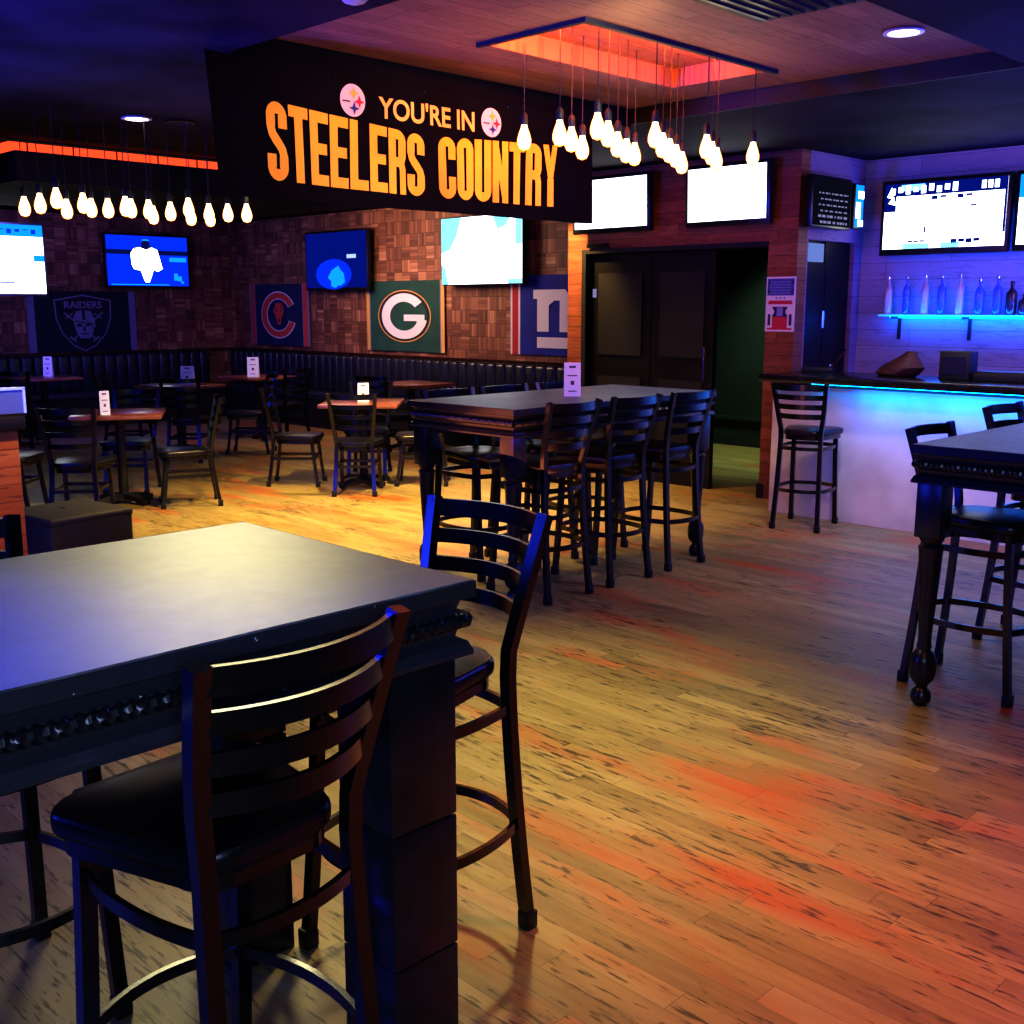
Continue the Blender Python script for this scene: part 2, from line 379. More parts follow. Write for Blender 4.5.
# ------------------------------------------------------------------ bar stools
def stool_parts(root, seat_z, top_z, seat_mat='vinyl', ring=True, slats=4):
    W = .182
    # rear leg + back post in one sweep: foot kicks back, waist, top leans back
    def post_y(z):
        if z < seat_z: return -.175-.055*(1-z/seat_z)**1.6
        return -.175-.085*((z-seat_z)/(top_z-seat_z))**1.2
    def post_x(z):
        if z < seat_z: return .150+.022*(1-z/seat_z)**1.4
        return .150+.048*((z-seat_z)/(top_z-seat_z))**.8
    pr = [(-.016, -.013), (.016, -.013), (.016, .013), (-.016, .013)]
    for sx in (-1, 1):
        zs = [0.02+(top_z-.02)*i/16 for i in range(17)]
        leg = MB().sweep([(sx*post_x(z), post_y(z), z) for z in zs], pr, Vector((0, 1, 0))).build('rear_leg', 'metal', root)
        y0 = post_y(0.02)
        MB().box(sx*.172-.02, sx*.172+.02, y0-.019, y0+.019, 0, .05, .005).build('foot_cap', 'cap', leg)
        fl = MB().sweep([(sx*(.160+.014*(1-z/seat_z)), .170+.05*(1-z/seat_z)**1.5, z) for z in [.02+(seat_z-.06)*i/8 for i in range(9)]], pr, Vector((0, 1, 0))).build('front_leg', 'metal', root)
        MB().box(sx*.174-.02, sx*.174+.02, .199, .238, 0, .05, .005).build('foot_cap', 'cap', fl)
    # bowed slats
    span = top_z-seat_z
    for k in range(slats):
        z = top_z-.028-k*span*.205
        half = post_x(z)
        path = []
        for i in range(13):
            t = -1+2*i/12
            zz = z-(.0 if k else 0)
            path.append((t*half, post_y(z)-.060*(1-t*t)+.004, zz))
        h = .023 if k == 0 else .019
        MB().sweep(path, [(-.006, -h), (.006, -h), (.006, h), (-.006, h)]).build('slat', 'metal', root)
    # seat: rounded pad on a thin pan
    out = []
    for x, y, a0 in ((.142, .155, 0), (-.142, .155, 90), (-.078, -.095, 180), (.078, -.095, 270)):
        out += arc(x, y, .075, .075, a0, a0+90, 6)[:-1] + arc(x, y, .075, .075, a0, a0+90, 6)[-1:]
    MB().slab(out, seat_z-.045, seat_z, .016).build('seat', seat_mat, root)
    MB().slab([(x*.93, y*.93) for x, y in out], seat_z-.075, seat_z-.045).build('seat_pan', 'metal', root)
    def ringpath(z, fx, fy, bx, by, bow, n=10):
        p = []
        for i in range(n+1): t = -1+2*i/n; p.append((t*fx, fy+bow*(1-t*t), z))
        for i in range(n+1): t = -1+2*i/n; p.append((fx+(bx-fx)*(t+1)/2+bow*.8*(1-t*t), fy+(by-fy)*(t+1)/2, z))
        for i in range(n+1): t = 1-2*i/n; p.append((t*bx, by-bow*(1-t*t), z))
        for i in range(n+1): t = 1-2*i/n; p.append((-(bx+(fx-bx)*(1-(t+1)/2))-bow*.8*(1-t*t), by+(fy-by)*(1-(t+1)/2), z))
        q = []
        for a in p:
            if not q or (Vector(a)-Vector(q[-1])).length > 1e-3: q.append(a)
        if (Vector(q[0])-Vector(q[-1])).length < 1e-3: q.pop()
        return q
    bar = [(-.006, -.013), (.006, -.013), (.006, .013), (-.006, .013)]
    if ring:
        z = seat_z*.40
        MB().sweep(ringpath(z, .168, .19, post_x(z), post_y(z), .05), bar, closed=True).build('foot_ring', 'metal', root)
        z = seat_z-.135
        MB().sweep(ringpath(z, .162, .172, post_x(z), post_y(z), .03), bar, closed=True).build('upper_ring', 'metal', root)
    else:
        z = seat_z*.55
        MB().sweep(ringpath(z, .166, .186, post_x(z), post_y(z), .0), bar, closed=True).build('stretcher', 'metal', root)

G1 = 'black ladder-back bar stools around the bar-height tables'
st0 = thing('bar_stool', 'black ladder-back bar stool nearest the camera, back turned, at the foreground table', 'bar stool', (.91, 1.64, 0), .09, G1)
stool_parts(st0, .75, 1.10)
for lab, x, y, r, s in [
    ('black ladder-back bar stool at the right end of the foreground table, facing left', 1.66, 2.0, PI/2+.03, 1),
    ('black bar stool behind the foreground table, only legs and rails seen under its left part', .80, 2.46, PI, 1),
    ('black bar stool on the near side of the middle table, nearest of the three backs', 4.41, 4.19, 0, 1),
    ('black bar stool on the near side of the middle table, second of the three backs', 4.95, 4.19, -.03, 1),
    ('black bar stool on the near side of the middle table, farthest right back', 5.50, 4.20, 0, 1),
    ('black bar stool on the far side of the middle table, leftmost, bluish seat', 4.52, 4.82, PI, 1),
    ('black bar stool on the far side of the middle table, opposite the second back', 5.00, 4.82, PI, 1),
    ('black bar stool on the far side of the middle table, near its right end', 5.50, 4.82, PI, 1),
    ('black ladder-back bar stool against the lit white bar front, standing alone', 7.19, 4.13, -PI/2+.22, .965),
    ('black bar stool behind the right hand table, its back post at the left corner', 4.60, 1.80, PI, 1.0),
    ('black bar stool behind the right hand table, cut by the picture edge', 5.45, 1.82, PI, 1.03),
]: dup(st0, lab, (x, y, 0), r, None, s)

# ------------------------------------------------------------------ bar tables
def rot_rect(x0, x1, y0, y1, o): return [(x0-o, y0-o), (x1+o, y0-o), (x1+o, y1+o), (x0-o, y1+o)]
def bar_table(label, x0, x1, y0, y1, topm, apm, pillar):
    cx, cy = (x0+x1)/2, (y0+y1)/2; hx, hy = (x1-x0)/2, (y1-y0)/2
    t = thing('bar_table', label, 'table', (cx, cy, 0))
    tp = MB().slab([(-hx+.004, -hy+.004), (hx-.004, -hy+.004), (hx-.004, hy-.004), (-hx+.004, hy-.004)], 1.055, 1.07).build('tabletop', topm, t, smooth=False)
    b = MB()
    def ring(o0, o1, z0, z1):   # tapered frame band, o = inset from the table edge
        a = [(-hx+o0, -hy+o0), (hx-o0, -hy+o0), (hx-o0, hy-o0), (-hx+o0, hy-o0)]
        c_ = [(-hx+o1, -hy+o1), (hx-o1, -hy+o1), (hx-o1, hy-o1), (-hx+o1, hy-o1)]
        va = [b.bm.verts.new((x, y, z0)) for x, y in a]; vc = [b.bm.verts.new((x, y, z1)) for x, y in c_]
        for i in range(4): b.bm.faces.new((va[i], va[(i+1) % 4], vc[(i+1) % 4], vc[i]))
        return va, vc
    prof = [(.0, 1.068), (0, 1.036), (.022, 1.030), (.028, 1.010), (.016, 1.004), (.016, .975), (.026, .970), (.030, .955), (.012, .945), (.008, .935), (.004, .928), (.004, .918), (.045, .918)]
    for (o0, z0), (o1, z1) in zip(prof, prof[1:]): ring(o0, o1, z0, z1)
    b.poly([(-hx+.05, -hy+.05, .94), (hx-.05, -hy+.05, .94), (hx-.05, hy-.05, .94), (-hx+.05, hy-.05, .94)])
    ap = b.build('apron', apm, t, smooth=False)
    b = MB(); ring(.0, .0045, 1.0665, 1.0705); b.build('worn_lit_edge', 'worn_highlight', t, smooth=False)  # worn rim, paler so it also carries the highlight along the edge
    # twisted rope moulding in the hollow of the apron
    b = MB()
    def rope(p0, p1):
        p0, p1 = Vector(p0), Vector(p1); L = (p1-p0).length; n = int(L/.0045); d = (p1-p0)/n
        rings = []
        side = d.normalized().cross(Vector((0, 0, 1)))
        for i in range(n+1):
            ctr = p0+d*i; r = []
            for k in range(8):
                a = 2*PI*k/8
                rr = .0140*(1+.24*math.cos(2*a-i*1.35))
                r.append(b.bm.verts.new(ctr+side*rr*math.cos(a)+Vector((0, 0, 1))*rr*math.sin(a)))
            rings.append(r)
        for r0, r1 in zip(rings, rings[1:]):
            for k in range(8): b.bm.faces.new((r0[k], r0[(k+1) % 8], r1[(k+1) % 8], r1[k]))
    o = .014
    rope((-hx+o, -hy+o, .99), (hx-o, -hy+o, .99)); rope((-hx+o, hy-o, .99), (-hx+o, -hy+o, .99)); rope((hx-o, -hy+o, .99), (hx-o, hy-o, .99)); rope((hx-o, hy-o, .99), (-hx+o, hy-o, .99))
    b.build('rope_moulding', 'blackwood' if pillar else 'bluewood', ap)
    for sx in (-1, 1):
        for sy in (-1, 1):
            if pillar:
                px, py = sx*(hx-.115), sy*(hy-.115); b = MB()
                for z0, z1 in ((0, .285), (.289, .575), (.579, .918)): b.box(px-.085, px+.085, py-.085, py+.085, z0, z1, .003)
                b.box(px-.078, px+.078, py-.078, py+.078, .01, .91)
                b.build('leg', 'blackwood', t)
            else:
                px, py = sx*(hx-.075), sy*(hy-.075)
                pr = [(.022, 0), (.036, .012), (.042, .035), (.036, .06), (.022, .075), (.024, .085), (.045, .11), (.052, .135), (.052, .19), (.044, .215), (.026, .235), (.03, .25), (.026, .262),
                      (.026, .30), (.034, .42), (.042, .56), (.046, .64), (.05, .66), (.038, .675), (.048, .69), (.048, .70)]
                b = MB().lathe(pr, (px, py, 0), 18)
                b.box(px-.052, px+.052, py-.052, py+.052, .70, .92, .004)
                b.build('leg', 'bluewood', t)
    return t
bar_table('grey topped black bar table in the foreground with square panelled legs', -.62, 1.44, 1.54, 2.39, 'top', 'edge', True)
bar_table('black bar-height table in the middle of the room with a white table card', 4.05, 5.88, 4.04, 4.90, 'top_far', 'bluewood', False)
bar_table('black bar table at the right edge of the picture with turned legs', 4.13, 6.13, 1.06, 1.92, 'top_far', 'bluewood', False)

# ------------------------------------------------------------------ dining tables and chairs
def dining_table(label, x, y, rz, first=None, hs=.35):
    if first: return dup(first, label, (x, y, 0), rz)
    t = thing('dining_table', label, 'table', (x, y, 0), rz, 'low wooden dining tables')
    MB().box(-hs, hs, -hs, hs, .715, .75, .008).build('tabletop', 'redwood', t)
    MB().lathe([(.05, .03), (.045, .06), (.038, .1), (.038, .66), (.05, .69), (.12, .71), (.12, .715)], n=14).build('pedestal', 'black', t)
    b = MB()
    for k in range(4):
        a = k*PI/2+PI/4
        b.sweep([(.02*math.cos(a), .02*math.sin(a), .06), (.17*math.cos(a), .17*math.sin(a), .045), (.27*math.cos(a), .27*math.sin(a), .02)], [(-.035, -.02), (.035, -.02), (.03, .02), (-.03, .02)])
    b.build('base', 'black', t)
    return t
A45 = -PI/4
tA = dining_table('low reddish table among the chairs at left, white card standing on it', 4.08, 8.62, A45+.25)
tC = dining_table('low wooden table left of the middle bar table, chair turned with its back to us', 6.10, 8.02, A45, tA)
tB = dining_table('low table far back, under the flag with the silver shield, with a card', 6.05, 11.25, .2, tA)
tD = dining_table('low table in the far corner beside the long dark bench', 7.45, 11.9, 0, tA)
tE = dining_table('low table at far left by the back bench, with small upright card', 5.5, 13.6, 0, tA)
tF = dining_table('low table in front of the right bench below the flag with white G', 8.0, 9.6, 0, tA)

ch0 = thing('dining_chair', 'dark dining chair with its back to us, left of the middle bar table', 'chair', (5.76, 7.66, 0), A45, 'dark ladder-back dining chairs')
stool_parts(ch0, .46, .88, 'vinyl', False)
fw = -PI/4      # local +y turned along the view direction
for lab, x, y, r in [
    ('dark dining chair seen in profile facing right, left of the card table near the middle', 5.66, 8.44, fw-PI/2),
    ('dark dining chair facing us behind the table with white card near the middle', 6.46, 8.40, fw+PI),
    ('dark dining chair facing left, partly behind the left end of the middle bar table', 6.48, 7.64, fw+PI/2),
    ('dark dining chair with its back to us at the left table, above the black box', 3.50, 8.10, fw+.1),
    ('dark dining chair facing us behind the left table with card', 4.40, 9.10, fw+PI+.05),
    ('dark dining chair in near profile at the right side of the left table', 4.43, 8.17, fw+PI/2+.35),
    ('dark dining chair at the far left edge, beside the boarded partition', 3.25, 8.85, fw-PI/2),
    ('dark dining chair in shadow right of the far table with card', 6.55, 10.65, fw+PI/2),
    ('dark dining chair in shadow left of the far table with card', 5.45, 11.3, fw-PI/2),
    ('dark dining chair in the far corner, right side of the corner table', 7.45, 11.3, .1),
    ('dark dining chair in front of the far table, back to us', 5.75, 10.55, fw),
    ('dark dining chair at far left, beside the farthest left table', 5.0, 13.0, fw),
    ('dark dining chair before the right bench, under the white G flag', 7.45, 9.35, fw-.6),
]: dup(ch0, lab, (x, y, 0), r)

# tufted benches along two walls
def bench(label, L, loc, rz):
    t = thing('bench', label, 'bench', loc, rz)
    MB().box(0, L, 0, .5, 0, .36).build('plinth', 'black', t, smooth=False)
    b = MB(); n = int(L/1.3)
    for k in range(n): b.box(k*L/n+.004, (k+1)*L/n-.004, 0, .47, .36, .47, .03, 3)
    b.build('seat', 'tuft', t)
    b = MB(); n = int(L/.16)
    for k in range(n): b.box(k*L/n+.002, (k+1)*L/n-.002, .36, .5, .46, .95, .035, 3)
    b.build('backrest', 'tuft', t)
    return t
bench('long dark tufted bench along the right wall under the flags', 7.7, (XW-.51, 14.97, 0), -PI/2)
bench('long dark tufted bench along the back wall at far left', 6.5, (2.0, YW-.51, 0), 0)

# ------------------------------------------------------------------ table cards
cd0 = None
def card(label, x, y, z, h=.2, w_=.1, rz=A45):
    global cd0
    if cd0 is None:
        t = thing('table_card', label, 'card', (x, y, z), rz, 'white cards standing on the tables')
        b = MB(); b.bm
        v = [(-.5, .028, 0), (.5, .028, 0), (.5, 0, 1), (-.5, 0, 1), (-.5, -.028, 0), (.5, -.028, 0)]
        vs = [b.bm.verts.new((a*.1, c, d*.2)) for a, c, d in v]
        for f in ((0, 1, 2, 3), (3, 2, 5, 4), (0, 4, 5, 1), (0, 3, 4), (1, 5, 2)): b.bm.faces.new([vs[i] for i in f])
        b.build('panel', 'white', t, smooth=False)
        b = MB()
        def patch(x0, x1, z0, z1):
            f = lambda xx, zz: (xx*.1, -.028*(1-zz)-.0012, zz*.2)
            b.poly([f(x0, z0), f(x1, z0), f(x1, z1), f(x0, z1)])
        patch(-.1, .1, .34, .46); patch(-.2, .2, .84, .9); patch(-.25, .25, .14, .17); patch(-.3, .3, .6, .63)
        b.build('printing', 'print', t, smooth=False)
        cd0 = t
    else: t = dup(cd0, label, (x, y, z), rz)
    t.scale = (w_/.1, 1, h/.2)
    return t
card('white folded card standing on the middle bar table', 4.93, 4.42, 1.07, .2, .10)
card('white card on the low table left of the middle bar table', 6.1, 8.0, .75, .17, .10)
card('white card on the low table at left, seen half edge-on', 3.90, 8.48, .75, .19, .075, A45+.4)
card('white card on the far table under the shield flag', 6.13, 11.22, .75, .2, .15)
card('white card on the far corner table, right of the last one', 7.33, 11.8, .75, .24, .14)
card('dim upright card at far left below the shield flag', 5.62, 13.72, .75, .24, .11)

# ------------------------------------------------------------------ cube seat and partition at left
t = thing('cube_stool', 'black box seat with rounded corners behind the foreground table', 'stool', (2.60, 6.23, 0), rad(8))
MB().box(-.26, .26, -.26, .26, .0, .45, .03, 3).build('body', 'grille', t)
MB().box(-.262, .262, -.262, .262, .40, .452, .02, 3).build('lid', 'grille', t)
MB().lathe([(.018, 0), (.018, .004), (.012, .006)], (0.0, .05, .452), 12).build('button', 'black', t)

t = thing('partition', 'waist-high boarded partition with dark cap at the left picture edge', 'partition', (1.0, 5.1, 0))
MB().box(-.6, .93, 0, .12, 0, 1.05).build('boards', 'wood_part', t, smooth=False)
MB().box(-.6, .96, -.03, .15, 1.05, 1.11, .008).build('cap', 'black', t)
t = thing('menu_box', 'clear box glowing blue on top of the boarded partition', 'box', (1.87, 5.16, 1.11))
b = MB().box(-.11, .11, -.05, .05, 0, .012); b.build('base', 'black', t, smooth=False)
MB().box(-.105, .105, -.045, .045, .012, .125).build('shell', 'acrylic', t, smooth=False)
b = MB().box(-.11, .11, -.052, -.045, .118, .13).box(.1, .11, -.052, -.045, .012, .125); b.build('rim', 'acrylic_rim', t, smooth=False)

# ------------------------------------------------------------------ bar
bar = thing('bar_counter', 'long black-topped bar with pale plaster front lit blue from beneath', 'bar counter', (7.5, 4.64, 0))
MB().box(0.02, .14, -7.5, 0.0, 0, 1.02).build('front_panel', 'barfront', bar, smooth=False)
MB().box(-.18, .55, -7.5, .02, 1.035, 1.09, .012).build('counter_top', 'bartop', bar)
MB().box(-.0, .5, -7.5, .0, 1.0, 1.035).build('rail', 'black', bar, smooth=False)
MB().box(-.02, .0, -7.4, -.35, 1.022, 1.034).build('led_strip', 'led_cyan', bar, smooth=False)
# glass shelf and bottles
sh = thing('glass_shelf', 'glowing blue glass shelf on the bar wall under the scoreboard screen', 'shelf', (XW, 4.5, 1.515))
MB().box(-.17, -.002, -3.2, 0, 0, .016, .003).build('board', 'shelf', sh)
MB().box(-.05, -.03, -3.15, -.05, -.012, 0).build('led_strip', 'led_blue', sh, smooth=False)
for yy in (-.12, -.72, -1.6, -2.5):
    MB().box(-.16, -.002, yy-.01, yy+.01, -.02, 0).box(-.02, -.002, yy-.012, yy+.012, -.19, 0).build('bracket', 'black', sh, smooth=False)
def bottle(label, y, h, r, mat, cat='bottle', capm='chrome', x=XW-.1):
    t = thing('bottle', label, cat, (x, y, 1.532), 0, 'bottles along the blue glass shelf')
    p = [(r*.9, 0), (r, .01), (r, h*.62), (r*.8, h*.70), (r*.36, h*.78), (r*.33, h*.93), (r*.38, h*.94)]
    MB().lathe(p, n=14).build('glass', mat, t)
    MB().lathe([(r*.4, h*.94), (r*.4, h), (r*.2, h*1.01)], n=10).build('stopper', capm, t)
ys = [4.45, 4.29, 4.13, 3.99, 3.84]
bottle('tall pinkish bottle at the left end of the glass shelf', ys[0], .31, .036, 'amber')
bottle('clear bottle second from the left on the glass shelf', ys[1], .31, .032, 'glass')
bottle('amber-pink bottle third from the left on the glass shelf', ys[2], .32, .034, 'amber')
bottle('clear bottle fourth from the left on the glass shelf', ys[3], .31, .034, 'glass')
bottle('tall clear bottle fifth from the left on the glass shelf', ys[4], .32, .032, 'amber')
bottle('wide clear bottle in the middle gap of the glass shelf', 3.68, .28, .04, 'glass')
bottle('clear bottle just left of the dark bottle on the shelf', 3.54, .30, .036, 'glass')
bottle('dark bottle with pale label near the right of the shelf', 3.43, .26, .042, 'darkglass', capm='black')
bottle('short dark bottle cut by the right picture edge on the shelf', 3.33, .16, .045, 'darkglass', capm='black')

# things on the bar
t = thing('order_pad_holder', 'low black holder with a thin leaning rod on the bar', 'holder', (7.9, 4.48, 1.09), rad(20))
MB().box(-.06, .06, -.12, .12, 0, .035, .006).build('tray', 'black', t)
MB().tube([(.0, -.1, .03), (.02, -.2, .17)], .005).lathe([(.001, 0), (.011, .006), (.011, .016), (.001, .022)], (.02, -.2, .165), 8).build('rod', 'metal', t)
MB().lathe([(.002, 0), (.016, .01), (.016, .02), (.002, .03)], (0, -.09, .035), 10).build('knob', 'chrome', t)
b = MB()
pts = []
n = 18
for i, (r, z) in enumerate([(.10, 0), (.125, .02), (.12, .07), (.085, .11), (.05, .15), (.03, .185)]):
    pts.append([b.bm.verts.new((r*.8*math.cos(2*PI*k/n)+(.0), r*1.3*math.sin(2*PI*k/n)*(1+.12*math.sin(5*k))-.6*z*(z > .05), z)) for k in range(n)])
for a, c_ in zip(pts, pts[1:]):
    for k in range(n): b.bm.faces.new((a[k], a[(k+1) % n], c_[(k+1) % n], c_[k]))
b.bm.faces.new(pts[0][::-1]); b.bm.faces.new(pts[-1])
o = b.build('bag', 'bag'); o.location = (7.8, 3.78, 1.09)
tag(o, 'slumped maroon bag lying on the bar under the glass shelf', 'bag')
t = thing('napkin_holder', 'square black holder standing on the bar right of the maroon bag', 'holder', (7.75, 3.30, 1.09))
MB().box(-.07, .07, -.11, .11, 0, .2, .008).build('body', 'black', t)
MB().box(-.074, -.07, -.08, .08, .04, .16).build('front_plate', 'bezel', t, smooth=False)
t = thing('condiment_tray', 'low dark tray on the bar at the right picture edge', 'tray', (7.75, 2.98, 1.09))
MB().box(-.1, .1, -.17, .17, 0, .06, .008).build('tray', 'black', t)
MB().box(-.09, .09, -.16, .16, .06, .068, .003).build('lid', 'bezel', t)

# ------------------------------------------------------------------ doors
d = thing('door_1', 'x', 'door', (XD+.06, 7.0, 0)); d['kind'] = 'structure'
del d['label']; del d['category']
MB().box(0, .05, -.72, -.0, 0, 2.07).build('leaf', 'door', d, smooth=False)
MB().box(-.012, 0, -.62, -.1, 1.15, 1.9).box(-.012, 0, -.62, -.1, .2, .95).build('panel', 'black', d, smooth=False)
MB().box(-.003, 0, -.07, -.025, 1.68, 1.76).build('sticker', 'scr_dim', d, smooth=False)
d2 = thing('door_2', 'x', 'door', (XD+.06, 6.27, 0)); d2['kind'] = 'structure'
del d2['label']; del d2['category']
MB().box(0, .05, -.68, -.0, 0, 2.07).build('leaf', 'door', d2, smooth=False)
MB().box(-.012, 0, -.58, -.1, 1.15, 1.9).box(-.012, 0, -.58, -.1, .2, .95).build('panel', 'black', d2, smooth=False)
MB().tube([(-.05, -.62, .95), (-.05, -.62, 1.25)], .012).build('handle', 'chrome', d2)
struct('trim_door', MB().box(XD-.02, XD+.1, 7.0, 7.05, 0, 2.12).box(XD-.02, XD+.1, 5.04, 7.0, 2.08, 2.12), 'black')
t = thing('door_closer', 'grey door closer box on the wall over the dark door', 'door closer', (XD-.001, 6.85, 2.145))
MB().box(-.05, 0, -.12, .12, -.015, .025, .004).build('body', 'bezel', t)
MB().box(-.055, -.05, -.08, .1, .0, .018).build('cover', 'chrome', t, smooth=False)
d3 = thing('door_3', 'x', 'door', (8.10, 4.79, 0)); d3['kind'] = 'structure'
del d3['label']; del d3['category']
MB().box(0.02, .42, .02, .06, 0, 1.93).build('leaf', 'door', d3, smooth=False)
MB().box(.43, .82, .02, .06, 0, 1.93).build('leaf', 'door', d3, smooth=False)
MB().box(.41, .82, .02, .06, 1.93, 2.13).box(.02, .41, .025, .06, 1.93, 1.955).box(.02, .41, .055, .07, 1.95, 2.13).build('header', 'door', d3, smooth=False)
MB().box(.03, .40, .03, .05, 1.96, 2.11).build('transom', 'transom', d3, smooth=False)
MB().tube([(.385, .0, 1.42), (.385, .0, 1.56)], .012).build('handle', 'chrome', d3)

# ------------------------------------------------------------------ screens
def tv(label, wdt, hgt, loc, rz, tilt, scr, bez=.025, depth=.06, bottom=.03):
    """face looks along local -y"""
    t = thing('television', label, 'television', loc, rz)
    t.rotation_euler = (tilt, 0, rz)
    w2, h2 = wdt/2, hgt/2
    b = MB().box(-w2, w2, 0, depth, -h2, h2, .008); b.build('housing', 'bezel', t)
    s = MB(); s.poly([(-w2+bez, -.0015, -h2+bottom), (w2-bez, -.0015, -h2+bottom), (w2-bez, -.0015, h2-bez), (-w2+bez, -.0015, h2-bez)])
    sc = s.build('screen', scr, t, smooth=False)
    bw = min(.12, wdt*.3); MB().box(-bw, bw, depth, depth+.0995, -.1, .1).build('wall_mount', 'black', t, smooth=False)
    return t, sc, (w2-bez, h2-bez)
def pic(sc, name, mat, polys, y=-.004):
    b = MB()
    for p in polys: b.poly([(x, y, z) for x, z in p])
    return b.build(name, mat, sc, smooth=False)
def R(x0, x1, z0, z1): return [(x0, z0), (x1, z0), (x1, z1), (x0, z1)]
rnd = random.Random(3)
# seven-ish screens; local x runs to the viewer's right
RZX = -PI/2          # a screen on a wall X=const, looking to -X
t, s, (a, h) = tv('big washed-out screen at the left picture edge, hung from the ceiling', 1.36, .82, (4.72, 13.0, 2.12), 0, 0, 'scr_white')
pic(s, 'picture', 'scr_sky', [R(-a, a, h-.13, h), R(a-.12, a, -.02, .05)])
pic(s, 'caption', 'scr_blue', [R(-a+.1+k*.09, -a+.15+k*.09, h-.10+.02*(k % 3), h-.05) for k in range(13)]+[R(.1, .35, -h+.06, -h+.075), R(.1, .3, -h+.12, -h+.135)], -.006)
MB().box(-.03, .03, .06, .12, .3, .82-.12).build('hanger', 'black', t, smooth=False)
t, s, (a, h) = tv('screen on the back wall showing a person in white shirt on blue', 1.27, .74, (7.60, YW-.16, 2.22), 0, 0, 'scr_blue')
person = [(-.19, -.05), (-.20, .10), (-.15, .17), (-.06, .19), (.03, .155), (.12, .19), (.20, .16), (.24, .02), (.27, -.1), (.2, -.14), (.13, -.12), (.10, -.2), (.06, -.29), (.0, -.29), (-.03, -.22), (-.06, -.13), (-.16, -.11)]
pic(s, 'picture', 'scr_white', [[(x-.06, z) for x, z in person]])
pic(s, 'picture', 'scr_navy', [[(x*.065-.03, z*.10+.2) for x, z in arc(0, 0, 1, 1, 0, 360, 14)[:-1]], R(-a, a, .09, .15)], -.003)
pic(s, 'caption', 'scr_sky', [arc(-.03, .28, .06, .022, 0, 180, 8), R(.32, .58, .0, .06), R(-a+.05, .3, -h+.015, -h+.03), R(.38, .44, -.26, -.16), R(.44, .5, -.27, -.2), R(.49, .53, -.30, -.27)], -.006)
t, s, (a, h) = tv('dim dark-blue screen on the right wall near the room corner', 1.38, .77, (XW-.16, 12.19, 2.195), RZX, 0, 'scr_deep')
pic(s, 'picture', 'scr_sky', [[(x*.17+.02, z*.13-.22) for x, z in [(math.cos(k/14*2*PI)*(1+.2*math.sin(3*k)), math.sin(k/14*2*PI)*(1+.2*math.cos(2*k))) for k in range(14)]]])
pic(s, 'caption', 'scr_grey', [R(.25, .45, .02, .07)])
pic(s, 'picture', 'scr_blue', [[(x*.4-.05, z*.2-.18) for x, z in arc(0, 0, 1, 1, 0, 360, 16)[:-1]]], -.003)
t, s, (a, h) = tv('bright washed-out screen on the right wall under the banner', 1.36, .78, (XW-.16, 9.40, 2.23), RZX, 0, 'scr_white', .012, bottom=.012)
pic(s, 'picture', 'scr_cyan', [[(-a, h), (-.32, h), (-.40, .18), (-.52, .02), (-a, -.02)], [(.2, h), (.5, h), (.42, .26), (.28, .22)], R(a-.1, a, .05, h), R(a-.22, a, -h, -h+.05), [(-a, -h), (-.55, -h), (-.6, -.2), (-a, -.15)]])
t, s, (a, h) = tv('white screen on the boarded wall, half hidden by the banner', .90, .50, (XD-.16, 6.60, 2.50), RZX, .04, 'scr_white', .03, bottom=.045)
pic(s, 'caption', 'scr_grey', [R(.2, .25, -.1, -.09), R(-.05, .0, .02, .03)])
MB().box(-.1, .05, -.003, 0, -.238, -.225).build('brand_plate', 'chrome', t, smooth=False)
t, s, (a, h) = tv('white screen on the boarded wall above the notice', .82, .50, (XD-.16, 5.36, 2.50), RZX, .04, 'scr_white', .03, bottom=.045)
pic(s, 'caption', 'scr_grey', [R(.2, .24, -.05, -.04)])
t, s, (a, h) = tv('scoreboard screen on the bar wall above the bottle shelf', 1.06, .60, (XW-.16, 4.00, 2.315), RZX, 0, 'scr_white', .03, bottom=.05)
pic(s, 'picture', 'scr_deep', [R(-a, a, h-.1, h), R(-a, -a+.1, .05, h), R(a-.02, a, -.15, h-.1)])
pic(s, 'picture', 'scr_cyan', [R(-a+.14, -a+.34, h-.06, h-.01), R(-.32, -.1, -h+.02, -h+.06), R(.0, .15, -h+.02, -h+.06)], -.006)
pic(s, 'caption', 'scr_white', [R(-a+.05+k*.065, -a+.09+k*.065, h-.085+.015*(k % 2), h-.035+.01*(k % 3)) for k in range(9)]+[R(a-.2+k*.05, a-.165+k*.05, h-.08, h-.02) for k in range(3)]+[[(-a+.02, h-.1), (-a+.08, h-.12), (-a+.06, h-.02)], [(-a+.03, .12), (-a+.1, .1), (-a+.08, .17)]], -.008)
pic(s, 'caption', 'scr_deep', [R(-.28+k*.05, -.24+k*.05, -h+.07, -h+.085) for k in range(3)]+[R(.08+k*.06, .13+k*.06, -h+.05+.01*(k % 2), -h+.085) for k in range(4)]+[R(.22, .27, .06, .075), R(-.15, -.135, -.13, -.08), R(-.36, -.35, -.06, -.03)]
    + [R(-.1+k*.07, -.05+k*.07, h-.14+.012*(k % 3), h-.11) for k in range(5)], -.006)
t, s, (a, h) = tv('screen on the bar wall cut by the right picture edge', 1.06, .60, (XW-.16, 2.91, 2.315), RZX, 0, 'scr_white', .03, bottom=.05)
pic(s, 'picture', 'scr_sky', [R(-a, a, h-.16, h), R(-a, -a+.1, .1, h-.16)])
pic(s, 'caption', 'scr_white', [R(-a+.05+k*.08, -a+.1+k*.08, h-.12, h-.05) for k in range(9)], -.006)
t, s, (a, h) = tv('dark screen listing small lines of print in the corner beside the bar', .62, .40, (8.22, 4.61, 2.41), 0, 0, 'scr_black', .015, bottom=.02)
lines = []
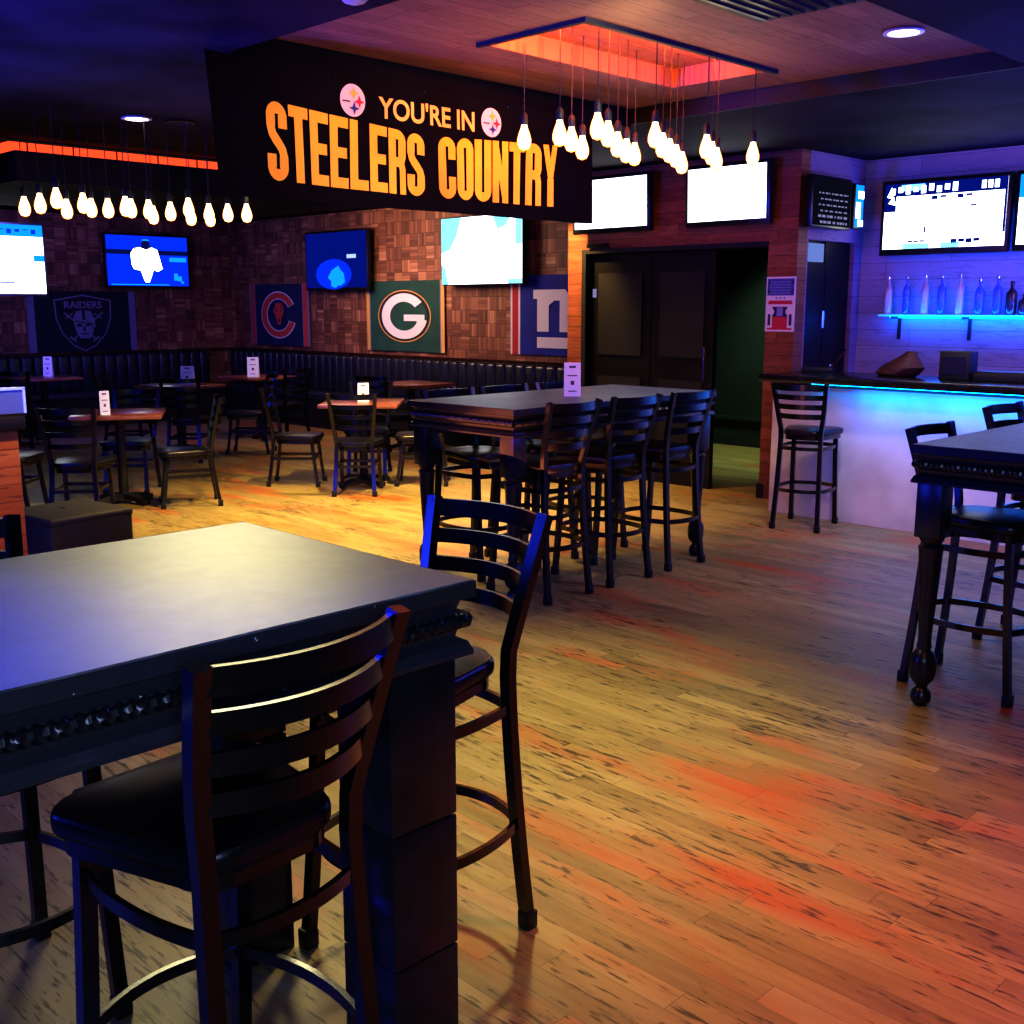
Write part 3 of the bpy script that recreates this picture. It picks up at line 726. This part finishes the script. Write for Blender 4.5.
for r_ in range(6):
    x = -a+.08+.03*(r_ % 2)
    while x < a-.06:
        w_ = rnd.uniform(.015, .06); lines.append(R(x, min(x+w_, a-.05), .06-r_*.045, .06-r_*.045+(.012 if r_ < 4 else .02))); x += w_+rnd.uniform(.01, .03)
pic(s, 'caption', 'scr_dim', lines)
t, s, (a, h) = tv('narrow bright blue screen in the corner by the bar, seen side-on', .16, .36, (8.66, 4.61, 2.41), 0, 0, 'scr_sky', .012, .05, .012)
pic(s, 'picture', 'scr_white', [R(-a+.01, a-.05, -.1, .03), R(-a+.04, a, .06, .12), R(-.02, a, -.16, -.11)])

# ------------------------------------------------------------------ lettering
def text_part(name, body, size, mat, parent, origin, sx=1, bold=0, deform=None, center=False):
    """flat text: local x -> parent x, local y -> parent z, offset along parent -y"""
    cu = bpy.data.curves.new(name, 'FONT'); cu.body = body; cu.size = size; cu.offset = bold
    if center: cu.align_x = 'CENTER'
    tmp = bpy.data.objects.new('tmp', cu); C.objects.link(tmp)
    dg = bpy.context.evaluated_depsgraph_get(); me = bpy.data.meshes.new_from_object(tmp.evaluated_get(dg))
    bpy.data.objects.remove(tmp); bpy.data.curves.remove(cu)
    for v in me.vertices:
        x, z = origin[0]+v.co.x*sx, origin[2]+v.co.y
        v.co = (x, origin[1]+(deform(x, z) if deform else 0), z)
    me.name = name; me.materials.clear(); me.materials.append(M[mat])
    o = bpy.data.objects.new(name, me); C.objects.link(o); o.parent = parent
    return o

def stroke(pts, tx, tz, closed=False):
    """thick flat stroke with separate horizontal/vertical weight -> list of quads"""
    n = len(pts); L = []; Rr = []
    for i in range(n):
        if closed: p, q = pts[i-1], pts[(i+1) % n]
        else: p, q = pts[max(i-1, 0)], pts[min(i+1, n-1)]
        dx, dz = q[0]-p[0], q[1]-p[1]; l = math.hypot(dx, dz) or 1
        nx, nz = -dz/l, dx/l
        L.append((pts[i][0]+nx*tx/2, pts[i][1]+nz*tz/2)); Rr.append((pts[i][0]-nx*tx/2, pts[i][1]-nz*tz/2))
    return [[L[i], L[(i+1) % n], Rr[(i+1) % n], Rr[i]] for i in range(n if closed else n-1)]
def glyph(ch):
    """heavy condensed letters in a 1 x 1 cell"""
    tx, tz = .43, .15; a, b = tx/2, tz/2; x0, x1, z0, z1 = a, 1-a, b, 1-b
    rx, rz = .30, .09
    def corner(cx, cz, s, e, n=6): return [(cx+rx*math.cos(rad(s+(e-s)*i/n)), cz+rz*math.sin(rad(s+(e-s)*i/n))) for i in range(n+1)]
    rx = min(rx, (x1-x0)/2)
    if ch == 'T': return [R(0, 1, 1-tz, 1), R(.5-a, .5+a, 0, 1-tz)]
    if ch == 'E': return [R(0, tx, 0, 1), R(tx, 1, 0, tz), R(tx, 1, 1-tz, 1), R(tx, .92, .5-b, .5+b)]
    if ch == 'L': return [R(0, tx, 0, 1), R(tx, 1, 0, tz)]
    if ch == 'S':
        p = [(x1, .67), (x1, z1-rz)]+corner(x1-rx, z1-rz, 0, 90)+corner(x0+rx, z1-rz, 90, 180)
        p += [(x0, .70), (x0+.04, .62), (x0+.16, .55), (x1-.16, .45), (x1-.04, .38), (x1, .30), (x1, z0+rz)]
        p += corner(x1-rx, z0+rz, 0, -90)+corner(x0+rx, z0+rz, -90, -180)+[(x0, .34)]
        return stroke(p, tx, tz)
    if ch == 'C':
        p = [(x1, .64), (x1, z1-rz)]+corner(x1-rx, z1-rz, 0, 90)+corner(x0+rx, z1-rz, 90, 180)+corner(x0+rx, z0+rz, 180, 270)+corner(x1-rx, z0+rz, 270, 360)+[(x1, .36)]
        return stroke(p, tx, tz)
    if ch == 'O':
        p = corner(x1-rx, z1-rz, 0, 90)+corner(x0+rx, z1-rz, 90, 180)+corner(x0+rx, z0+rz, 180, 270)+corner(x1-rx, z0+rz, 270, 360)
        return stroke(p, tx, tz, True)
    if ch == 'U':
        p = [(x0, 1), (x0, z0+rz)]+corner(x0+rx, z0+rz, 180, 270)+corner(x1-rx, z0+rz, 270, 360)+[(x1, 1)]
        return stroke(p, tx, tz)
    if ch == 'N': return [R(0, tx*.92, 0, 1), R(1-tx*.92, 1, 0, 1), [(.0, 1), (.34, 1), (1, 0), (.66, 0)]]
    if ch == 'R':
        p = [(tx*.8, z1)]+corner(x1-rx, z1-rz, 90, 0)+corner(x1-rx, .5+rz, 0, -90)+[(tx*.8, .5)]
        return [R(0, tx, 0, 1)]+stroke(p, tx, tz)+[[(.52, .5), (.9, .5), (.98, .40), (1, 0), (.66, 0), (.64, .38)]]
    if ch == 'Y': return [[(0, 1), (.37, 1), (.64, .5), (.64, .42), (.36, .42)], [(.63, 1), (1, 1), (.64, .42), (.36, .42), (.36, .5)], R(.5-a*.95, .5+a*.95, 0, .45)]

# ------------------------------------------------------------------ the banner
BX0, BX1, BZ0, BZ1 = 2.88, 5.68, 2.135, 2.80
def ripple(x, z):
    k = (BZ1-z)/(BZ1-BZ0)
    return (.012*math.sin(5.2*x+.6)+.006*math.sin(13*x+2*z))*k + (.03*math.sin(9*(x-5.3))*k if x > 5.3 else 0)
bn = thing('hanging_banner', 'long black banner with gold lettering hung from the ceiling beam', 'banner', (0, 4.945, 0))
b = MB(); nx, nz = 70, 12; g_ = []
for j in range(nz+1):
    row = []
    for i in range(nx+1):
        x = BX0+(BX1-BX0)*i/nx; z = BZ0+(BZ1-BZ0)*j/nz
        xx = x+ (.05*(1-j/nz) if i == 0 else 0)
        row.append(b.bm.verts.new((xx, ripple(x, z), z)))
    g_.append(row)
for j in range(nz):
    for i in range(nx): b.bm.faces.new((g_[j][i], g_[j][i+1], g_[j+1][i+1], g_[j+1][i]))
b.build('cloth', 'banner', bn)
def off(x, z): return ripple(x, z)-.006
def word(txt, x0, x1, z0, h, gapf, mat):
    n = len(txt); w_ = (x1-x0)/(n+(n-1)*gapf); b = MB()
    for i, ch in enumerate(txt):
        gx = x0+i*w_*(1+gapf)
        for q in glyph(ch):
            P = []
            for u, v in q:
                x = gx+u*w_; z = z0(x)+v*(h(x)-z0(x)); P.append((x, off(x, z), z))
            b.poly(P)
    return b.build('lettering', mat, bn, smooth=False)
lerp = lambda a, b, x0, x1: (lambda x: a+(b-a)*(x-x0)/(x1-x0))
LOT1, HIT1 = lerp(2.225, 2.213, 3.2, 4.2), lerp(2.612, 2.548, 3.2, 4.2)      # the cloth sags a little mid-span
LOT2, HIT2 = lerp(2.212, 2.222, 4.35, 5.3), lerp(2.552, 2.598, 4.35, 5.3)
word('STEELERS', 3.20, 4.235, LOT1, HIT1, .085, 'gold')
word('COUNTRY', 4.335, 5.35, LOT2, HIT2, .085, 'gold')
text_part('lettering', "YOU'RE IN", .150, 'gold_pale', bn, (3.925, 0, 2.610), 1.0, .0035, off)
def star4(cx, cz, r, n=4):
    p = []
    for k in range(8):
        rr = r if k % 2 == 0 else r*.36
        a_ = k*PI/4+PI/2; p.append((cx+rr*math.cos(a_), cz+rr*math.sin(a_)))
    return p
for cx in (3.745, 4.765):
    cz = 2.674; r = .083
    e = MB(); e.poly([(x, off(x, z), z) for x, z in [(cx+r*math.cos(2*PI*k/28), cz+r*math.sin(2*PI*k/28)) for k in range(28)]])
    em = e.build('emblem', 'disc', bn, smooth=False)
    for (dx, dz, mt) in ((.006, .036, 'eyel'), (.042, -.004, 'ered'), (.008, -.04, 'eblue')):
        s_ = MB(); s_.poly([(x, off(x, z)-.004, z) for x, z in star4(cx+dx, cz+dz, .034)]); s_.build('star', mt, em, smooth=False)
    s_ = MB(); s_.poly([(x, off(x, z)-.004, z) for x, z in R(cx-.07, cx-.02, cz-.012, cz-.004)]); s_.build('wordmark', 'poster_dark', em, smooth=False)
b = MB()
for x in [BX0+.05+k*.66 for k in range(5)]: b.lathe([(.012, 0), (.012, .004)], (0, 0, 0), 8) if 0 else b.tube([(x, -.004, BZ1-.02), (x, .05, BZ1+.01)], .004, 6)
b.build('hook', 'chrome', bn)

# ------------------------------------------------------------------ flags
def flag(label, W_, H_, loc, rz, body, strips):
    t = thing('hanging_flag', label, 'flag', loc, rz)
    b = MB(); n = 16; w2, h2 = W_/2, H_/2; sw = sum(s[1] for s in strips)
    def sheet(x0, x1, name, mat):
        b = MB(); k = 10; r0 = None
        for i in range(k+1):
            x = x0+(x1-x0)*i/k; y = .006*math.sin(6*x+1)-.006
            r1 = (b.bm.verts.new((x, y, -h2)), b.bm.verts.new((x, y, h2)))
            if r0: b.bm.faces.new((r0[0], r1[0], r1[1], r0[1]))
            r0 = r1
        return b.build(name, mat, t)
    bd = sheet(-w2+sw, w2-sw, 'field', body)
    x = -w2
    for mt, ww in strips: sheet(x, x+ww, 'stripe', mt); x += ww
    x = w2
    for mt, ww in strips: sheet(x-ww, x, 'stripe', mt); x -= ww
    return t
def flat(parent, name, mat, polys, y):
    b = MB()
    for p in polys: b.poly([(x, y, z) for x, z in p])
    return b.build(name, mat, parent, smooth=False)
def ering(rx, rz, tx, tz, a0, a1, n=40, cx=0, cz=0):
    o_ = arc(cx, cz, rx, rz, a0, a1, n); i_ = arc(cx, cz, rx-tx, rz-tz, a0, a1, n)
    return [[o_[k], o_[k+1], i_[k+1], i_[k]] for k in range(n)]
# silver shield flag (back wall)
f = flag('black flag with silver shield emblem on the back wall at left', 1.52, .83, (6.67, YW-.02, 1.385), 0, 'flag_black', [('cloth_grey', .10)])
sh_ = [(-.40, .30), (-.2, .335), (0, .37), (.2, .335), (.40, .30), (.39, .05), (.31, -.16), (.16, -.32), (0, -.40), (-.16, -.32), (-.31, -.16), (-.39, .05)]
inn = [(x*.95, z*.95) for x, z in sh_]
flat(f, 'emblem', 'cloth_grey', [[sh_[k], sh_[(k+1) % 12], inn[(k+1) % 12], inn[k]] for k in range(12)], -.014)
text_part('lettering', 'RAIDERS', .125, 'cloth_grey', f, (0, -.014, .19), 1.12, .004, None, True)
def bar2(x0, z0, x1, z1, t_):
    dx, dz = x1-x0, z1-z0; l = math.hypot(dx, dz); nx, nz = -dz/l*t_/2, dx/l*t_/2
    return [(x0+nx, z0+nz), (x1+nx, z1+nz), (x1-nx, z1-nz), (x0-nx, z0-nz)]
flat(f, 'emblem', 'cloth_grey', [bar2(-.27, .13, .17, -.24, .022), bar2(.27, .13, -.17, -.24, .022), bar2(-.25, .05, -.15, .12, .018), bar2(.25, .05, .15, .12, .018), bar2(-.20, -.20, -.12, -.26, .03), bar2(.2, -.2, .12, -.26, .03)], -.0135)
flat(f, 'emblem', 'cloth_grey', [[(-.15, .05), (-.10, .15), (-.02, .16), (-.02, .03), (-.12, .0)], [(.02, .16), (.10, .15), (.15, .05), (.16, -.08), (.10, -.05), (.02, .03)],
    [(-.15, .02), (-.02, .03), (.02, .03), (.12, -.02), (.13, -.12), (.08, -.22), (-.06, -.22), (-.12, -.12)]], -.016)
flat(f, 'emblem', 'flag_black', [R(-.10, -.03, -.06, -.02), R(.02, .075, -.055, -.025), R(-.05, .05, -.165, -.15), [(-.015, -.06), (.015, -.06), (.02, -.12), (-.02, -.12)], bar2(-.13, .02, .12, -.03, .012)], -.018)
# C flag
f = flag('navy flag with red-orange letter C near the room corner', 1.54, .87, (XW-.02, 13.78, 1.475), RZX, 'flag_navy', [('cloth_grey', .05), ('cloth_orange', .10), ('cloth_grey', .02)])
flat(f, 'emblem', 'cloth_white', ering(.45, .335, .17, .115, 28, 340), -.013)
flat(f, 'emblem', 'cloth_orange', ering(.43, .318, .13, .085, 29, 339), -.016)
flat(f, 'emblem', 'cloth_orange', [[(-.10, .14), (-.05, .17), (.06, .17), (.12, .14), (.14, .05), (.07, -.05), (.05, -.14), (-.03, -.14), (-.06, -.05), (-.13, .05)]], -.013)
flat(f, 'emblem', 'flag_navy', [R(-.07, -.03, .05, .075), R(.05, .09, .05, .075), [(-.02, -.06), (.04, -.06), (.03, -.1), (-.01, -.1)], bar2(-.12, .16, -.06, .1, .02), bar2(.13, .16, .07, .1, .02)], -.017)
# G flag
f = flag('green flag with white letter G in an oval on the right wall', 1.54, .88, (XW-.02, 10.95, 1.475), RZX, 'flag_green', [('cloth_gold', .06), ('cloth_grey', .02)])
flat(f, 'emblem', 'cloth_gold', ering(.52, .325, .018, .012, 0, 360), -.012)
flat(f, 'emblem', 'flag_black', ering(.50, .312, .06, .04, 0, 360), -.012)
flat(f, 'emblem', 'cloth_white', ering(.445, .285, .17, .105, 38, 350), -.014)
flat(f, 'emblem', 'cloth_white', [R(.0, .40, -.06, .02), [(.25, -.06), (.445, -.06), (.40, -.13), (.28, -.13)]], -.0145)
# n y flag
f = flag('blue flag with white lowercase letters, cut off by the wood corner', 1.54, .88, (XW-.02, 8.28, 1.50), RZX, 'flag_blue', [('cloth_white', .03), ('cloth_red', .10), ('cloth_white', .03)])
nn = [R(-.40, -.34, .18, .28), R(-.34, -.16, -.18, .28), [(-.16, .28), (.08, .28), (.14, .22), (.14, .16), (-.08, .16), (-.16, .11)], R(.0, .14, -.18, .16), R(-.34, .3, -.36, -.24)]
flat(f, 'emblem', 'cloth_white', nn, -.014)
flat(f, 'emblem', 'cloth_white', [R(.2, .24, .18, .28), R(.24, .36, -.06, .28), R(.24, .46, -.18, -.06), R(.46, .58, -.36, .28)], -.0145)

# ------------------------------------------------------------------ notice on the pillar
n_ = thing('wall_notice', 'red white and blue notice on the wood pillar beside the dark doorway', 'notice', (XD-.004, 4.905, 1.615), RZX)
b = MB().box(-.165, .165, 0, .004, -.22, .22); n_.scale = (.82, 1, 1); b.build('sheet', 'poster_white', n_, smooth=False)
flat(n_, 'print', 'poster_blue', [R(-.15, .15, .07, .205)], -.001)
ln = []
for k in range(5):
    x = -.12
    while x < .11:
        w_ = rnd.uniform(.02, .05); ln.append(R(x, min(x+w_, .12), .085+k*.022, .094+k*.022)); x += w_+.008
flat(n_, 'print', 'poster_pale', ln, -.002)
flat(n_, 'print', 'poster_dark', [R(-.14, -.12, .09, .12), R(.12, .14, .09, .12), R(-.14, -.12, .16, .19), R(.12, .14, .16, .19)], -.0025)
flat(n_, 'print', 'poster_dark', [star4(-.045, .05, .014), star4(0, .05, .014), star4(.045, .05, .014)], -.002)
flat(n_, 'print', 'poster_red', [[(-.13, .03), (.13, .03), (.14, .0), (-.14, .0)], R(-.085, .085, -.19, -.10), R(-.14, .14, -.205, -.19)], -.001)
flat(n_, 'print', 'poster_dark', [[(-.09, -.02), (.09, -.02), (.06, -.06), (.09, -.10), (-.09, -.10), (-.06, -.06)], R(-.135, -.105, -.17, -.08), R(.105, .135, -.17, -.08)], -.002)
flat(n_, 'print', 'poster_pale', [R(-.035, .035, -.095, -.025)], -.003)

# ------------------------------------------------------------------ pendant bulbs
def pendant(label, grp):
    t = thing('pendant_bulb', label, 'pendant light', (0, 0, 0), 0, grp)
    MB().lathe([(.004, -.068), (.025, -.060), (.037, -.036), (.038, -.012), (.030, .018), (.019, .045), (.0155, .062)], n=14).build('bulb', 'bulb', t)
    MB().lathe([(.017, .06), (.019, .065), (.019, .105), (.01, .12)], n=12).build('socket', 'black', t)
    return t
def proj_key(x, y): return (x-y)/(x+y)     # left-to-right order as seen from the room entrance
ORD = ['leftmost', 'second from left', 'third from left', 'fourth from left', 'fifth from left', 'sixth from left', 'seventh from left', 'eighth from left', 'ninth from left',
       'ninth from right', 'eighth from right', 'seventh from right', 'sixth from right', 'fifth from right', 'fourth from right', 'third from right', 'second from right', 'rightmost']
p0 = None
def cluster(X0, Y0, ax, ay, z, ceil, where, grp, jit):
    global p0
    pts = [(X0+ax*i, Y0+ay*j) for i in range(4) for j in range(3)]+[(X0+ax*(i+.5), Y0+ay*(j+.5)) for i in range(3) for j in range(2)]
    pts.sort(key=lambda p: proj_key(*p))
    cord = None
    for k, (x, y) in enumerate(pts):
        lab = 'glowing filament bulb, '+ORD[k]+' of the cluster '+where
        zz = z+rnd.uniform(-jit, jit)
        if p0 is None: t = pendant(lab, grp); p0 = t
        else:
            t = dup_bulb(p0, lab, grp)
        t.location = (x, y, zz)
        MB().tube([(0, 0, .115), (0, 0, ceil-zz)], .003, 6, up=Vector((0, 1, 0))).build('cord', 'black', t)
def dup_bulb(root, label, grp):
    r = root.copy(); C.objects.link(r); r['label'] = label; r['group'] = grp
    for ch in root.children:
        if ch.name.startswith('cord'): continue
        c_ = ch.copy(); C.objects.link(c_); c_.parent = r
    return r
cluster(4.27, 3.68, .455, .25, 2.46, RZ, 'over the middle bar table', 'pendant bulbs over the middle bar table', .012)
cluster(3.0, 7.0, .45, .25, 2.25, CZ, 'hanging at far left', 'pendant bulbs hanging at far left', .02)

# ------------------------------------------------------------------ ceiling fittings
def downlight(label, x, y, z, lit=True):
    t = thing('downlight', label, 'ceiling light', (x, y, z))
    MB().lathe([(.075, 0), (.095, -.004), (.098, -.012), (.075, -.014), (.072, -.004)], n=24, cap=False).build('trim_ring', 'dome' if lit else 'black', t)
    MB().lathe([(.074, -.002), (.074, -.008)], n=24).build('lens', 'downlight' if lit else 'black', t)
downlight('lit round ceiling downlight above the far left bulbs', 3.62, 7.11, CZ)
downlight('unlit dark round ceiling downlight right of the lit one at left', 3.90, 7.05, CZ, False)
downlight('lit round ceiling downlight at top right', 5.38, 2.68, TZ)
t = thing('ceiling_camera', 'white dome camera on the ceiling cut by the top edge', 'camera', (2.71, 3.55, CZ))
MB().lathe([(.085, 0), (.085, -.03), (.07, -.045)], n=22).build('housing', 'dome', t)
MB().lathe([(.066, -.045), (.06, -.075), (.04, -.095), (.012, -.104)], n=22).build('dome', 'dome', t)
t = thing('ceiling_vent', 'dark square ceiling vent cut by the top edge', 'vent', (4.34, 2.72, TZ))
MB().box(-.31, .31, -.31, .31, -.03, 0, .006).build('frame', 'black', t)
b = MB()
for k in range(9): b.box(-.27, .27, -.26+k*.062, -.24+k*.062, -.038, -.03)
b.build('louvres', 'bezel', t, smooth=False)

# ------------------------------------------------------------------ lights
def lamp(kind, loc, col, power, target=None, size=.1, spot=None, blend=.6, sy=None, name=None):
    l = bpy.data.lights.new(name or kind.lower()+'_lamp', kind); l.color = col; l.energy = power
    if kind == 'AREA':
        l.size = size
        if sy: l.shape = 'RECTANGLE'; l.size_y = sy
    else: l.shadow_soft_size = size
    if kind == 'SPOT': l.spot_size = rad(spot or 80); l.spot_blend = blend
    o = bpy.data.objects.new(l.name, l); C.objects.link(o); o.location = loc
    if target is not None: o.rotation_euler = (Vector(target)-Vector(loc)).to_track_quat('-Z', 'Y').to_euler()
    return o
lamp('SPOT', (3.0, 3.1, 2.78), (1, .86, .38), 350, (2.8, 2.8, 0), .08, 74, 1)            # mid floor
lamp('SPOT', (4.3, 6.35, 2.79), (1, .72, .26), 510.0, (4.3, 6.7, 0), .08, 110, .8)        # dining floor
lamp('SPOT', (5.9, 6.6, 2.78), (1, .70, .24), 608.0, (5.8, 6.9, 0), .08, 105, .8)
lamp('SPOT', (7.2, 5.9, 2.78), (1, .60, .26), 110, (7.0, 6.0, 0), .08, 90, .8)
lamp('SPOT', (5.38, 2.68, 2.88), (1, .80, .72), 75, (6.6, 3.3, 0), .08, 100, .8)        # before the bar
lamp('SPOT', (6.4, 3.4, 2.78), (1, .84, .90), 72, (7.5, 3.6, .5), .08, 70, .9)          # bar front
lamp('SPOT', (2.5, .6, 2.78), (1, .24, .05), 290, (2.75, .65, 0), .1, 78, 1)               # added off-view lamp, tints the near floor orange
lamp('SPOT', (2.6, 4.5, 2.78), (1, .90, .50), 330, (1.35, 2.4, 1.0), .5, 36, 1)          # added to brighten the foreground table
lamp('AREA', (-1.8, 5.6, 2.0), (.03, .06, 1), 110, (2.2, 4.6, 2.3), 1.2, sy=1.6)         # blue side glow
lamp('SPOT', (-1.4, 4.2, 2.2), (.02, .03, 1), 2600, (.15, 1.95, 1.07), .2, 30, 1)  # added blue spot, stands in for the reflection on the table's left
lamp('SPOT', (-.8, 5.6, 1.2), (.04, .05, 1), 2800, (1.5, 5.4, 2.82), .2, 70, 1)
lamp('AREA', (-1.4, 2.3, 1.6), (.03, .06, 1), 40, (.6, 2.0, .8), .8)
lamp('AREA', (-.8, -1.4, 2.2), (.45, .6, 1), 60, (.8, 1.6, .9), 1.0)                      # faint cool fill added behind the viewer for the apron
lamp('AREA', (5.0, 12.6, 2.2), (.22, .16, 1), 60, (6.9, 15, 1.6), 1.2)
lamp('AREA', (7.40, 2.6, 1.0), (.0, .20, 1), 14, (7.53, 2.6, .6), 2.6, sy=.05)            # under the bar
lamp('AREA', (8.78, 3.0, 1.49), (.0, .10, 1), 30, (9.05, 3.0, 1.75), 2.8, sy=.05)
lamp('AREA', (8.3, 1.6, 1.6), (.05, .08, 1), 60, (8.4, 2.4, 2.8), .6)  # unseen blue lamp added to wash the ceiling by the bar
lamp('AREA', (6.0, 1.0, 1.9), (.05, .07, 1), 60, (5.9, 1.6, 2.8), .8)  # unseen uplight added to turn the right-hand ceiling blue
lamp('AREA', (6.4, 0.6, 2.3), (.14, .10, 1), 48, (5.6, 2.2, .2), 1.0)
lamp('AREA', (8.2, 2.0, 2.3), (.6, .35, 1), 11, (9.05, 3.6, 1.7), .8)                     # lilac on the bar wall
lamp('SPOT', (7.35, 7.35, 2.7), (1, .62, .2), 200.0, (8.05, 7.18, 1.7), .05, 60, .8)        # pillar strip
lamp('AREA', (7.6, 10.6, 2.7), (1, .66, .50), 88.0, (9.05, 10.2, 1.3), 1.6)                # flags wall
lamp('SPOT', (10.0, 6.2, 2.7), (.7, .95, .6), 200.0, (10.6, 6.4, 0), .1, 100, .8)          # hall
lamp('SPOT', (1.6, 4.2, 2.7), (1, .6, .25), 180.0, (1.8, 5.1, .9), .05, 40, .8)             # added warm spot on the partition end
lamp('POINT', (5.0, 3.95, 2.36), (1, .55, .2), 12, None, .12)
lamp('SPOT', (4.1, 2.9, 2.75), (1, .86, .6), 50, (4.2, 4.95, 2.4), .1, 75, .8)           # added front light for the banner
lamp('AREA', (R0+.10, (S0+S1)/2, TZ+.03), (1, .14, .02), 12, (R1, (S0+S1)/2, RZ+.06), .6, sy=.05)
lamp('AREA', ((R0+R1)/2, S0+.10, TZ+.03), (1, .14, .02), 26, ((R0+R1)/2, S1, RZ+.04), 1.4, sy=.05)
lamp('AREA', (3.9, 4.0, .9), (1, .30, .12), 12, (4.9, 3.9, 3.0), 1.2)                     # warmth on the tray
W = bpy.data.worlds.new('room_dark'); bpy.context.scene.world = W; W.use_nodes = True
W.node_tree.nodes['Background'].inputs[0].default_value = (.25, .28, .5, 1)
W.node_tree.nodes['Background'].inputs[1].default_value = .008

# ------------------------------------------------------------------ camera
cam = bpy.data.cameras.new('camera'); co = bpy.data.objects.new('camera', cam); C.objects.link(co)
cam.sensor_width = 36; cam.lens = 36*1100/1024; cam.clip_end = 100
co.location = (0, 0, 1.60); p = rad(10.6)
d_ = Vector((math.cos(p)*math.sqrt(.5), math.cos(p)*math.sqrt(.5), -math.sin(p)))
co.rotation_euler = d_.to_track_quat('-Z', 'Y').to_euler()
sc = bpy.context.scene; sc.camera = co
sc.view_settings.view_transform = 'Standard'; sc.view_settings.look = 'High Contrast'; sc.view_settings.exposure = .25
sc.cycles.use_denoising = True
sc.cycles.max_bounces = 6; sc.cycles.sample_clamp_indirect = 4
